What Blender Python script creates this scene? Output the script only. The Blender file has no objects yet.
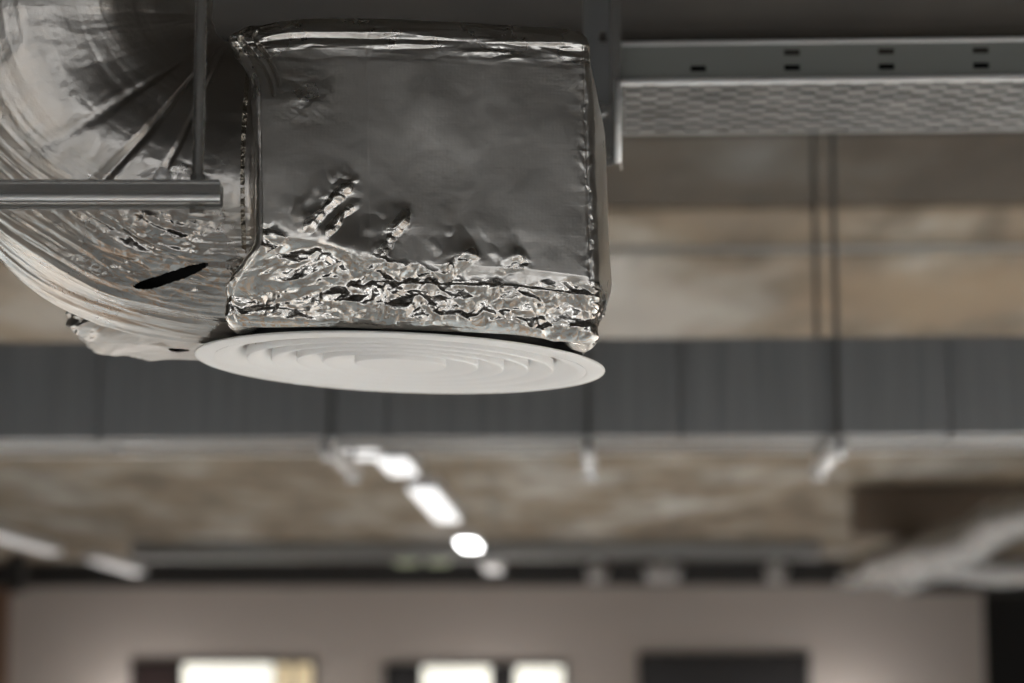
import bpy, bmesh, math
import numpy as np
from mathutils import Vector, Matrix

S = bpy.context.scene
COL = S.collection
PI = math.pi
CAMZ = 2.1
PITCH = math.radians(8.8)
YAW = math.radians(2.4)
F = 85.0 / 36.0 * 1024

# ------------------------------------------------------------------ camera
cd = bpy.data.cameras.new('camera')
cam = bpy.data.objects.new('camera', cd)
COL.objects.link(cam)
cam.location = (0, 0, CAMZ)
cam.rotation_euler = (PI / 2 + PITCH, 0, YAW)
cd.lens = 85
cd.sensor_width = 36
cd.clip_end = 200
cd.dof.use_dof = True
cd.dof.focus_distance = 3.26
cd.dof.aperture_fstop = 2.9
S.camera = cam

cy, sy = math.cos(YAW), math.sin(YAW)


def W(x, d, z):
    """camera-heading frame (right, forward, above eye level) -> world"""
    return Vector((x * cy - d * sy, x * sy + d * cy, CAMZ + z))


def P(px, py, D):
    """point seen at px,py at forward distance D"""
    a = (px - 512.0) / F
    b = (341.5 - py) / F
    fwd = math.cos(PITCH) - b * math.sin(PITCH)
    up = math.sin(PITCH) + b * math.cos(PITCH)
    k = D / fwd
    return W(a * k, D, up * k)


def PY(px, py, Y):
    """point seen at px,py on the world plane y = Y"""
    d = P(px, py, 1.0) - Vector((0, 0, CAMZ))
    k = Y / d.y
    return Vector((0, 0, CAMZ)) + d * k


# ------------------------------------------------------------------ materials
def mat(name, base=(.5, .5, .5), metal=0.0, rough=.5, noise=None, bump=None, emit=None, spec=None):
    m = bpy.data.materials.new(name)
    m.use_nodes = True
    nt = m.node_tree
    b = nt.nodes['Principled BSDF']
    b.inputs['Base Color'].default_value = (*base, 1)
    b.inputs['Metallic'].default_value = metal
    b.inputs['Roughness'].default_value = rough
    if spec is not None:
        b.inputs['Specular IOR Level'].default_value = spec
    tc = nt.nodes.new('ShaderNodeTexCoord')
    if noise:                       # (scale_xyz, detail, colour2, lo, hi)
        sc, det, c2, lo, hi = noise
        mp = nt.nodes.new('ShaderNodeMapping')
        mp.inputs['Scale'].default_value = sc
        nt.links.new(tc.outputs['Object'], mp.inputs['Vector'])
        n = nt.nodes.new('ShaderNodeTexNoise')
        n.inputs['Scale'].default_value = 1
        n.inputs['Detail'].default_value = det
        nt.links.new(mp.outputs[0], n.inputs['Vector'])
        r = nt.nodes.new('ShaderNodeValToRGB')
        r.color_ramp.elements[0].position = lo
        r.color_ramp.elements[1].position = hi
        r.color_ramp.elements[0].color = (*base, 1)
        r.color_ramp.elements[1].color = (*c2, 1)
        nt.links.new(n.outputs['Fac'], r.inputs['Fac'])
        nt.links.new(r.outputs['Color'], b.inputs['Base Color'])
    if bump:                        # (scale_xyz, strength, distance)
        sc, st, di = bump
        mp = nt.nodes.new('ShaderNodeMapping')
        mp.inputs['Scale'].default_value = sc
        nt.links.new(tc.outputs['Object'], mp.inputs['Vector'])
        n = nt.nodes.new('ShaderNodeTexNoise')
        n.inputs['Scale'].default_value = 1
        n.inputs['Detail'].default_value = 4
        nt.links.new(mp.outputs[0], n.inputs['Vector'])
        bp = nt.nodes.new('ShaderNodeBump')
        bp.inputs['Strength'].default_value = st
        bp.inputs['Distance'].default_value = di
        nt.links.new(n.outputs['Fac'], bp.inputs['Height'])
        nt.links.new(bp.outputs[0], b.inputs['Normal'])
    if emit:
        b.inputs['Emission Color'].default_value = (*emit[0], 1)
        b.inputs['Emission Strength'].default_value = emit[1]
    return m


def foil_mat(name, weave=True, base=(.80, .79, .77), rough=.2, fine=.5, attr=False):
    m = bpy.data.materials.new(name)
    m.use_nodes = True
    nt = m.node_tree
    N, L = nt.nodes, nt.links
    b = N['Principled BSDF']
    b.inputs['Base Color'].default_value = (*base, 1)
    b.inputs['Metallic'].default_value = 1
    tc = N.new('ShaderNodeTexCoord')

    def noise(scale, det, rough_=.5, sc=(1, 1, 1)):
        mp = N.new('ShaderNodeMapping')
        mp.inputs['Scale'].default_value = sc
        L.new(tc.outputs['Object'], mp.inputs['Vector'])
        n = N.new('ShaderNodeTexNoise')
        n.inputs['Scale'].default_value = scale
        n.inputs['Detail'].default_value = det
        n.inputs['Roughness'].default_value = rough_
        L.new(mp.outputs[0], n.inputs['Vector'])
        return n.outputs['Fac']

    def math_(op, a, b_=None):
        n = N.new('ShaderNodeMath')
        n.operation = op
        for i, v in enumerate((a, b_)):
            if v is None:
                continue
            if isinstance(v, (int, float)):
                n.inputs[i].default_value = v
            else:
                L.new(v, n.inputs[i])
        return n.outputs[0]

    # roughness: smeared, handled foil
    r = math_('ADD', math_('MULTIPLY', noise(14, 5, .6), .16), rough - .08)
    if attr:                         # crisp creases where the foil is crushed
        a2 = N.new('ShaderNodeAttribute')
        a2.attribute_name = 'crumple'
        r = math_('SUBTRACT', r, math_('MULTIPLY', a2.outputs['Fac'], .10))
    L.new(r, b.inputs['Roughness'])
    # height: fine ripples + reinforcing scrim threads
    h = math_('MULTIPLY', noise(60, 3, .5), .0022 * fine)
    if attr:
        at = N.new('ShaderNodeAttribute')
        at.attribute_name = 'crumple'
        v = N.new('ShaderNodeTexVoronoi')
        v.feature = 'DISTANCE_TO_EDGE'
        v.inputs['Scale'].default_value = 42
        nz = N.new('ShaderNodeMixRGB')
        nz.inputs['Fac'].default_value = .35
        nn = N.new('ShaderNodeTexNoise')
        nn.inputs['Scale'].default_value = 30
        L.new(tc.outputs['Object'], nn.inputs['Vector'])
        L.new(tc.outputs['Object'], nz.inputs['Color1'])
        sub = N.new('ShaderNodeVectorMath')
        sub.operation = 'MULTIPLY_ADD'
        L.new(nn.outputs['Color'], sub.inputs[0])
        sub.inputs[1].default_value = (.05, .05, .05)
        L.new(tc.outputs['Object'], sub.inputs[2])
        L.new(sub.outputs[0], v.inputs['Vector'])
        N.remove(nz)
        h = math_('ADD', h, math_('MULTIPLY', math_('MULTIPLY', v.outputs['Distance'], at.outputs['Fac']), .0026))
    if weave:
        wt = N.new('ShaderNodeTexWave')
        wt.bands_direction = 'X'
        wt.inputs['Scale'].default_value = 60
        wt.inputs['Distortion'].default_value = .6
        L.new(tc.outputs['Object'], wt.inputs['Vector'])
        wz = N.new('ShaderNodeTexWave')
        wz.bands_direction = 'Z'
        wz.inputs['Scale'].default_value = 75
        wz.inputs['Distortion'].default_value = .6
        L.new(tc.outputs['Object'], wz.inputs['Vector'])
        w = math_('MULTIPLY', math_('ADD', wt.outputs['Fac'], math_('MULTIPLY', wz.outputs['Fac'], .45)), .000022)
        h = math_('ADD', h, w)
    bp = N.new('ShaderNodeBump')
    bp.inputs['Strength'].default_value = 1
    bp.inputs['Distance'].default_value = 1
    L.new(h, bp.inputs['Height'])
    L.new(bp.outputs[0], b.inputs['Normal'])
    return m


M = {}
M['foil'] = foil_mat('aluminium_foil', True, base=(.78, .755, .715), rough=.315, fine=.16, attr=True)
M['foil_sleeve'] = foil_mat('smooth_foil', False, base=(.48, .46, .435), rough=.315, fine=.35, attr=True)
M['foil_far'] = foil_mat('distant_foil', False, base=(.4, .4, .4), rough=.22, fine=5)
M['tape'] = foil_mat('crackled_tape', False, base=(.36, .33, .28), rough=.3, fine=9)
M['void'] = mat('lining_and_shade_black', (.006, .006, .006), 0, .9)  # black for the duct lining, and for the shade under the box
M['white'] = mat('white_enamel', (.87, .87, .865), 0, .38)
M['neck'] = mat('gap_shade_neck', (.03, .03, .03), 0, .6)
M['zinc'] = mat('zinc_steel', (.55, .545, .53), .9, .26, bump=((60, 60, 60), .15, .001))
M['base_zinc'] = mat('aged_tray_base_steel', (.10, .102, .10), .8, .5, noise=((9, 30, 1), 3, (.21, .21, .205), .4, .62))
M['rod'] = mat('dark_zinc_rod', (.10, .10, .10), .4, .5)
M['bright'] = mat('zinc_highlight', (.93, .935, .94), .25, .22)  # near-white base paints the highlights on lips, nuts and struts
M['zinc_dark'] = mat('dull_zinc_steel', (.27, .275, .275), .85, .42, bump=((60, 60, 60), .15, .001))
M['tray'] = mat('tray_steel', (.27, .28, .265), .6, .5, bump=((60, 60, 60), .2, .001))
M['galv'] = mat('galvanised_duct', (.25, .255, .26), 1, .42, noise=((30, 1, 1.2), 4, (.31, .315, .32), .35, .65),
                bump=((40, 6, 2), .12, .004))
M['galv_dark'] = mat('dark_duct_steel', (.10, .10, .105), .6, .5)
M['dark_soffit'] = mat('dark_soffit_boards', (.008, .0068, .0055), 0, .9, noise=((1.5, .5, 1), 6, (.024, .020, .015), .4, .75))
M['black'] = mat('black_panel', (.006, .006, .006), 0, .6)
M['wall'] = mat('painted_plaster', (.46, .42, .395), 0, .9)
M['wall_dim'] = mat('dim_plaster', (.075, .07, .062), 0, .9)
M['brown_trim'] = mat('brown_panel', (.17, .10, .065), 0, .8)
M['frame'] = mat('dark_frame', (.015, .015, .016), 0, .4)
M['glass_dark'] = mat('dark_glass', (.02, .018, .018), 0, .15)
M['glass_wine'] = mat('dark_wine_glass', (.028, .018, .018), 0, .3)
M['cable'] = mat('added_cable_black', (.012, .012, .012), 0, .95, spec=.02)
M['lit'] = mat('lit_pane', (.8, .8, .7), 0, .4, emit=((1, .98, .88), 1.05))
M['lit_warm'] = mat('warm_lit_pane', (.7, .6, .4), 0, .5, emit=((1, .8, .5), .45))
M['lamp'] = mat('lamp_diffuser', (.9, .9, .9), 0, .4, emit=((.97, .98, 1), 1.0))
M['lamp_hot'] = mat('bright_lamp_diffuser', (.9, .9, .9), 0, .4, emit=((1, 1, 1), 12))
M['lamp_dim'] = mat('dim_lamp_diffuser', (.9, .9, .9), 0, .4, emit=((.98, .98, 1), .26))
M['lamp_body'] = mat('lamp_housing', (.45, .45, .46), .3, .4)
M['green_spot'] = mat('pale_green_lens', (.5, .55, .4), 0, .5, emit=((.75, .85, .55), .12))


def concrete(name='stained_slab', k=1.0):
    m = bpy.data.materials.new(name)
    m.use_nodes = True
    N, L = m.node_tree.nodes, m.node_tree.links
    b = N['Principled BSDF']
    b.inputs['Roughness'].default_value = .9
    tc = N.new('ShaderNodeTexCoord')

    def noise(sc, det, w=0):
        mp = N.new('ShaderNodeMapping')
        mp.inputs['Scale'].default_value = sc
        mp.inputs['Location'].default_value = (w, w * .7, 0)
        L.new(tc.outputs['Object'], mp.inputs['Vector'])
        n = N.new('ShaderNodeTexNoise')
        n.inputs['Scale'].default_value = 1
        n.inputs['Detail'].default_value = det
        L.new(mp.outputs[0], n.inputs['Vector'])
        return n.outputs['Fac']

    def ramp(f, cols):
        r = N.new('ShaderNodeValToRGB')
        e = r.color_ramp.elements
        e[0].position, e[0].color = cols[0][0], (*cols[0][1], 1)
        e[1].position, e[1].color = cols[-1][0], (*cols[-1][1], 1)
        for p_, c_ in cols[1:-1]:
            k = e.new(p_)
            k.color = (*c_, 1)
        L.new(f, r.inputs['Fac'])
        return r.outputs['Color']

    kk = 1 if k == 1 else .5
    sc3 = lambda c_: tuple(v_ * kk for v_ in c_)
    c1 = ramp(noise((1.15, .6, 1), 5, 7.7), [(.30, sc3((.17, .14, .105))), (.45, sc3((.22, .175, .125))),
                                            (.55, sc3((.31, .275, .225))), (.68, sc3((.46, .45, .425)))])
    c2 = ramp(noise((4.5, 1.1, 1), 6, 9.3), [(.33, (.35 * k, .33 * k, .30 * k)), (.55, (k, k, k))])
    mx = N.new('ShaderNodeMixRGB')
    mx.blend_type = 'MULTIPLY'
    mx.inputs['Fac'].default_value = .6
    L.new(c1, mx.inputs['Color1'])
    L.new(c2, mx.inputs['Color2'])
    # ragged patches: two pale ones paint lamp light into the slab, one is rusty
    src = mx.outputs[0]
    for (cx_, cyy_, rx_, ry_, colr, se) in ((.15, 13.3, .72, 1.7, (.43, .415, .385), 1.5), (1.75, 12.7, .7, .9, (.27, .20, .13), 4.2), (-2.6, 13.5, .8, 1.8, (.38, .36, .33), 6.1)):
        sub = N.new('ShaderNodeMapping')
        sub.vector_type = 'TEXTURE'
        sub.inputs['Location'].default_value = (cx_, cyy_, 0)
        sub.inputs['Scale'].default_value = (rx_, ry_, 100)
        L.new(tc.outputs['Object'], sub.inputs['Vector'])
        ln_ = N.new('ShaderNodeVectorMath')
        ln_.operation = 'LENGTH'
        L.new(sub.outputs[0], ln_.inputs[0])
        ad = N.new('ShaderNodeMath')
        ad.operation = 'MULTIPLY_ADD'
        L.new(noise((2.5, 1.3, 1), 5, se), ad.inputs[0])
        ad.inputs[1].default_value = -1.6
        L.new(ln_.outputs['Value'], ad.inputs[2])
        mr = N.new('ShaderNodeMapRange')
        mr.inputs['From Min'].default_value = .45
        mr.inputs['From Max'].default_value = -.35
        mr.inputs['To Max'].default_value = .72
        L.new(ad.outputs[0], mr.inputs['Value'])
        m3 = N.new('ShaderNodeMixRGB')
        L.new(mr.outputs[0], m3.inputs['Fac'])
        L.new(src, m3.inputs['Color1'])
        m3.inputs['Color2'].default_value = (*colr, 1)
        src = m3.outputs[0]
    L.new(src, b.inputs['Base Color'])
    return m


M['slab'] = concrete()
M['slab_shaded'] = concrete('shaded_slab', .3)  # nearest planks get less light; that shade is put into their colour
M['floor'] = mat('warm_floor', (.55, .59, .60), 0, .5, noise=((.6, .7, 1), 3, (.50, .32, .19), .48, .55))


# ------------------------------------------------------------------ object helpers
def link(name, me, material=None, parent=None, loc=None):
    o = bpy.data.objects.new(name, me)
    COL.objects.link(o)
    if material is not None:
        me.materials.append(material)
    if parent is not None:
        o.parent = parent
    if loc is not None:
        o.location = loc
    return o


def obj(name, bm, material, parent=None, smooth=False, loc=None):
    me = bpy.data.meshes.new(name)
    bmesh.ops.recalc_face_normals(bm, faces=bm.faces[:])
    bm.to_mesh(me)
    bm.free()
    if smooth:
        me.polygons.foreach_set('use_smooth', [True] * len(me.polygons))
    return link(name, me, material, parent, loc)


def thing(name, label, cat, loc=(0, 0, 0), group=None, rot=(0, 0, 0)):
    o = bpy.data.objects.new(name, None)
    COL.objects.link(o)
    o.location = loc
    o.rotation_euler = rot
    o.empty_display_size = .1
    tag(o, label, cat, group)
    return o


def tag(o, label, cat, group=None):
    o['label'] = label
    o['category'] = cat
    if group:
        o['group'] = group
    return o


def struct(name, bm, m, smooth=False):
    o = obj(name, bm, m, None, smooth)
    o['kind'] = 'structure'
    return o


def box(bm, x0, x1, y0, y1, z0, z1, bev=0):
    r = bmesh.ops.create_cube(bm, size=1)
    vs = r['verts']
    for v in vs:
        v.co = Vector(((x0 + x1) / 2 + v.co.x * (x1 - x0), (y0 + y1) / 2 + v.co.y * (y1 - y0), (z0 + z1) / 2 + v.co.z * (z1 - z0)))
    if bev:
        es = list({e for v in vs for e in v.link_edges})
        bmesh.ops.bevel(bm, geom=es, offset=bev, segments=2, affect='EDGES')
    return vs


def tube(bm, pts, r, n=12, cap=True, rr=None):
    """round bar through pts; rr gives a radius for each point"""
    pts = [Vector(p) for p in pts]
    rings = []
    prev = None
    for i, p in enumerate(pts):
        a = pts[max(i - 1, 0)]
        c = pts[min(i + 1, len(pts) - 1)]
        t = (c - a).normalized()
        if prev is None:
            u = t.orthogonal().normalized()
        else:
            u = (prev - t * prev.dot(t)).normalized()
        prev = u
        v = t.cross(u)
        rad = rr[i] if rr else r
        rings.append([bm.verts.new(p + (u * math.cos(2 * PI * k / n) + v * math.sin(2 * PI * k / n)) * rad) for k in range(n)])
    for a, b in zip(rings, rings[1:]):
        for k in range(n):
            bm.faces.new((a[k], a[(k + 1) % n], b[(k + 1) % n], b[k]))
    if cap:
        bm.faces.new(rings[0][::-1])
        bm.faces.new(rings[-1])
    return rings


def threaded(bm, x, y, z0, z1, r, pitch=.004, n=12):
    """threaded rod: little ridges all along"""
    k = max(2, int((z1 - z0) / pitch))
    pts = [(x, y, z0 + (z1 - z0) * i / k) for i in range(k + 1)]
    rr = [r if i % 2 else r * .86 for i in range(k + 1)]
    tube(bm, pts, r, n, True, rr)


def hexnut(bm, x, y, z0, z1, r, washer=True):
    r_ = bmesh.ops.create_cone(bm, cap_ends=True, segments=6, radius1=r, radius2=r, depth=z1 - z0)
    bmesh.ops.translate(bm, verts=r_['verts'], vec=(x, y, (z0 + z1) / 2))
    if washer:
        r_ = bmesh.ops.create_cone(bm, cap_ends=True, segments=24, radius1=r * 1.35, radius2=r * 1.35, depth=.003)
        bmesh.ops.translate(bm, verts=r_['verts'], vec=(x, y, z0 - .0015 if washer == 'low' else z1 + .0015))


def lathe(bm, prof, n=192, close=False):
    """surface of revolution; prof = [(r, z)]"""
    rings = []
    for r, z in prof:
        if r < 1e-6:
            rings.append([bm.verts.new((0, 0, z))])
        else:
            rings.append([bm.verts.new((r * math.cos(2 * PI * k / n), r * math.sin(2 * PI * k / n), z)) for k in range(n)])
    prs = list(zip(rings, rings[1:]))
    if close:
        prs.append((rings[-1], rings[0]))
    for a, b in prs:
        for k in range(n):
            k2 = (k + 1) % n
            if len(a) == 1 and len(b) == 1:
                continue
            if len(a) == 1:
                bm.faces.new((a[0], b[k2], b[k]))
            elif len(b) == 1:
                bm.faces.new((a[k], a[k2], b[0]))
            else:
                bm.faces.new((a[k], a[k2], b[k2], b[k]))


def sheet(bm, origin, u, v, lu, lv, holes, th):
    """flat sheet in the u,v plane with rectangular holes [(u0,u1,v0,v1)] and thickness th along u x v"""
    us = sorted({0.0, lu} | {round(h[0], 5) for h in holes} | {round(h[1], 5) for h in holes})
    vs = sorted({0.0, lv} | {round(h[2], 5) for h in holes} | {round(h[3], 5) for h in holes})
    ui = {a: i for i, a in enumerate(us)}
    vi = {a: i for i, a in enumerate(vs)}
    gone = set()
    for h in holes:
        for i in range(ui[round(h[0], 5)], ui[round(h[1], 5)]):
            for j in range(vi[round(h[2], 5)], vi[round(h[3], 5)]):
                gone.add((i, j))
    n = u.cross(v).normalized() * th
    g = {}

    def vert(i, j, k):
        if (i, j, k) not in g:
            g[i, j, k] = bm.verts.new(origin + u * us[i] + v * vs[j] + (n if k else Vector((0, 0, 0))))
        return g[i, j, k]
    nu, nv = len(us) - 1, len(vs) - 1
    solid = lambda i, j: 0 <= i < nu and 0 <= j < nv and (i, j) not in gone
    for i in range(nu):
        for j in range(nv):
            if not solid(i, j):
                continue
            bm.faces.new([vert(a, b, 1) for a, b in ((i, j), (i + 1, j), (i + 1, j + 1), (i, j + 1))])
            bm.faces.new([vert(a, b, 0) for a, b in ((i, j + 1), (i + 1, j + 1), (i + 1, j), (i, j))])
            for (di, dj, a, b) in ((-1, 0, (i, j), (i, j + 1)), (1, 0, (i + 1, j + 1), (i + 1, j)),
                                   (0, -1, (i + 1, j), (i, j)), (0, 1, (i, j + 1), (i + 1, j + 1))):
                if not solid(i + di, j + dj):
                    bm.faces.new([vert(*a, 0), vert(*b, 0), vert(*b, 1), vert(*a, 1)])


# ------------------------------------------------------------------ numpy noise
def _hash(i, j, seed):
    with np.errstate(over='ignore'):
        h = (i.astype(np.int64) * 374761393 + j.astype(np.int64) * 668265263 + seed * 982451653) & 0xffffffff
        h = ((h ^ (h >> 13)) * 1274126177) & 0xffffffff
        h = ((h ^ (h >> 16)) * 2246822519) & 0xffffffff
    return ((h ^ (h >> 15)) & 0xffff) / 65535.0


def vnoise(x, y, seed=0):
    i, j = np.floor(x), np.floor(y)
    fx, fy = x - i, y - j
    fx, fy = fx * fx * (3 - 2 * fx), fy * fy * (3 - 2 * fy)
    a, b, c, d = (_hash(i + p, j + q, seed) for p, q in ((0, 0), (1, 0), (0, 1), (1, 1)))
    return (a * (1 - fx) + b * fx) * (1 - fy) + (c * (1 - fx) + d * fx) * fy - .5


def fbm(x, y, seed=0, o=4):
    s, a = 0, 1
    for k in range(o):
        s = s + a * vnoise(x * 2 ** k, y * 2 ** k, seed + k * 17)
        a *= .5
    return s


def facets(x, y, seed=0):
    """crumpled sheet: random heights on a lattice joined by flat triangles"""
    wx = x + .55 * fbm(x * .7, y * .7, seed + 5, 2)
    wy = y + .55 * fbm(x * .7, y * .7, seed + 9, 2)
    i, j = np.floor(wx), np.floor(wy)
    fx, fy = wx - i, wy - j
    a, b, c, d = (_hash(i + p, j + q, seed) for p, q in ((0, 0), (1, 0), (0, 1), (1, 1)))
    flip = _hash(i, j, seed + 77) > .5
    t1 = np.where(fx + fy < 1, a + (b - a) * fx + (c - a) * fy, d + (c - d) * (1 - fx) + (b - d) * (1 - fy))
    t2 = np.where(fx > fy, a + (b - a) * fx + (d - b) * fy, a + (c - a) * fy + (d - c) * fx)
    return np.where(flip, t1, t2) - .5


def polydist(x, z, pts, signed=False):
    best = np.full(x.shape, 1e9)
    tt = np.zeros(x.shape)
    sg = np.zeros(x.shape)
    n = len(pts) - 1
    for k in range(n):
        (x0, z0), (x1, z1) = pts[k], pts[k + 1]
        dx, dz = x1 - x0, z1 - z0
        t = np.clip(((x - x0) * dx + (z - z0) * dz) / (dx * dx + dz * dz), 0, 1)
        d = np.hypot(x - x0 - t * dx, z - z0 - t * dz)
        m = d < best
        best = np.where(m, d, best)
        tt = np.where(m, (k + t) / n, tt)
        sg = np.where(m, np.sign(dz * (x - x0) - dx * (z - z0)), sg)
    if signed:
        return best, tt, sg
    return best, tt


def sstep(a, b, x):
    t = np.clip((x - a) / (b - a), 0, 1)
    return t * t * (3 - 2 * t)


def grid_mesh(name, P3, wrap_u, material, parent, attr=None, kill=None):
    """P3: (rows, cols, 3) array -> quad mesh; wrap_u closes the columns"""
    R, C, _ = P3.shape
    idx = np.arange(R * C).reshape(R, C)
    if wrap_u:
        a, b = idx[:-1, :], np.roll(idx, -1, 1)[:-1, :]
        c, d = np.roll(idx, -1, 1)[1:, :], idx[1:, :]
    else:
        a, b, c, d = idx[:-1, :-1], idx[:-1, 1:], idx[1:, 1:], idx[1:, :-1]
    q = np.stack([a, b, c, d], -1).reshape(-1, 4)
    if kill is not None:
        km = kill.reshape(-1)
        q = q[~(km[q].any(1))]
    me = bpy.data.meshes.new(name)
    me.vertices.add(R * C)
    me.vertices.foreach_set('co', P3.reshape(-1).astype(np.float32))
    me.loops.add(len(q) * 4)
    me.loops.foreach_set('vertex_index', q.reshape(-1).astype(np.int32))
    me.polygons.add(len(q))
    me.polygons.foreach_set('loop_start', np.arange(0, len(q) * 4, 4, dtype=np.int32))
    me.polygons.foreach_set('loop_total', np.full(len(q), 4, np.int32))
    me.update(calc_edges=True)
    me.polygons.foreach_set('use_smooth', np.ones(len(q), bool))
    if attr is not None:
        at = me.attributes.new('crumple', 'FLOAT', 'POINT')
        at.data.foreach_set('value', attr.reshape(-1).astype(np.float32))
    me.validate()
    return link(name, me, material, parent)


# ================================================================== SETTING
FLOOR, CEIL = 0.0, CAMZ + 2.2
Y0, Y1, X0, X1 = -9.0, 36.0, -10.0, 10.0
WR = PY(983, 600, Y1).x            # right end of the far wall
WL = PY(10, 600, Y1).x

bm = bmesh.new(); box(bm, X0 - .2, X1 + .2, Y0 - .2, Y1 + 4, -.2, 0); struct('floor', bm, M['floor'])
# slab ceiling: planks with open joints
bm = bmesh.new()
J1 = PY(800, 208, 1).z - CAMZ
joints = [9.0, 2.2 / (PY(660, 209, 1).z - CAMZ), 2.2 / (PY(700, 254, 1).z - CAMZ), 14.6, 18.6, 22.6, 26.6, 30.6, Y1 + 4]
for a, b in zip(joints, joints[1:]):
    box(bm, X0 - .2, X1 + .2, a + .035, b - .035, CEIL, CEIL + .25, .01)
box(bm, X0 - .2, X1 + .2, 9.0, Y1 + 4, CEIL + .2, CEIL + .4)
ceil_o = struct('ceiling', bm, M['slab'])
ceil_o.data.materials.append(M['slab_shaded'])
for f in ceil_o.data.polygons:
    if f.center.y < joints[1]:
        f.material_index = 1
bm = bmesh.new()
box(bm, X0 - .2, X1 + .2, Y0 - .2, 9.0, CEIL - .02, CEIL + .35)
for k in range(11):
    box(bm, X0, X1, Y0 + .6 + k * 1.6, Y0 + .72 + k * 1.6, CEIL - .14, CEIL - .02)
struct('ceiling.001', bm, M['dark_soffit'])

bm = bmesh.new(); box(bm, WL, WR, Y1, Y1 + .25, 0, CEIL); struct('wall_far', bm, M['wall'])
bm = bmesh.new(); box(bm, X0 - .2, WL, Y1 - .1, Y1 + .25, 0, CEIL); struct('wall_far_left', bm, M['brown_trim'])
bm = bmesh.new(); box(bm, WR + .0, X1 + .2, Y1 + .6, Y1 + .8, 0, CEIL); struct('opening_shade_panel', bm, M['black'])  # black sheet stands in for the unlit opening past the wall
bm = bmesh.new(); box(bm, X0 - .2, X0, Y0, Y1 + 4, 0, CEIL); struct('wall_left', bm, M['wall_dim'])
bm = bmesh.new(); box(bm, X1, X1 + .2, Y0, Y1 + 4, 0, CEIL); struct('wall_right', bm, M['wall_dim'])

# wall behind the camera, with three window openings added for glints in the foil
wins = [(-8.2, -3.4), (-2.0, 2.2), (3.6, 8.4)]
bm = bmesh.new()
wz0, wz1 = .75, 1.75
box(bm, X0, X1, Y0 - .2, Y0, 0, wz0)
box(bm, X0, X1, Y0 - .2, Y0, wz1, CEIL)
ed = [X0] + [e for w in wins for e in w] + [X1]
for k in range(0, len(ed), 2):
    box(bm, ed[k], ed[k + 1], Y0 - .2, Y0, wz0, wz1)
struct('wall_back', bm, M['wall_dim'])

# far wall windows (openings lit from the room behind), set in shallow frames
def far_window(n, x0, x1, ytop, panes, group=None):
    a = PY(x0, ytop, Y1); b = PY(x1, ytop, Y1)
    top = a.z; bot = top - 1.3
    root = bpy.data.objects.new('window_%d' % n, None); COL.objects.link(root)
    root.location = (a.x, Y1, bot); root['kind'] = 'structure'
    w, h = b.x - a.x, top - bot
    t = .05
    bm = bmesh.new()
    box(bm, -t, w + t, -.05, .0, h, h + t); box(bm, -t, w + t, -.05, 0, -t, 0)
    box(bm, -t, 0, -.05, 0, 0, h); box(bm, w, w + t, -.05, 0, 0, h)
    for q in panes[1:]:
        xx = (q[0] - x0) / (x1 - x0) * w
        box(bm, xx - t / 2, xx + t / 2, -.05, 0, 0, h)
    obj('window_frame', bm, M['frame'], root)
    for (p0, p1, mm) in panes:
        bm = bmesh.new()
        box(bm, (p0 - x0) / (x1 - x0) * w, (p1 - x0) / (x1 - x0) * w, -.02, -.005, 0, h)
        obj('pane', bm, M[mm], root)

far_window(1, 135, 312, 664, [(135, 182, 'glass_wine'), (182, 276, 'lit'), (276, 294, 'lit_warm'), (294, 312, 'lit_warm')])
far_window(2, 388, 563, 667, [(388, 421, 'glass_dark'), (421, 492, 'lit'), (492, 514, 'glass_dark'), (514, 563, 'lit')])
far_window(3, 641, 806, 656, [(641, 806, 'glass_dark')])


# ================================================================== PLENUM BOX
BC = W(-.117, 3.192 + .27, .514)
plenum = thing('plenum_box', 'foil-wrapped insulated plenum box with a crumpled lower edge, above the round white diffuser', 'duct box',
               BC, rot=(0, math.radians(2.0), YAW + math.radians(1.5)))


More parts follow.
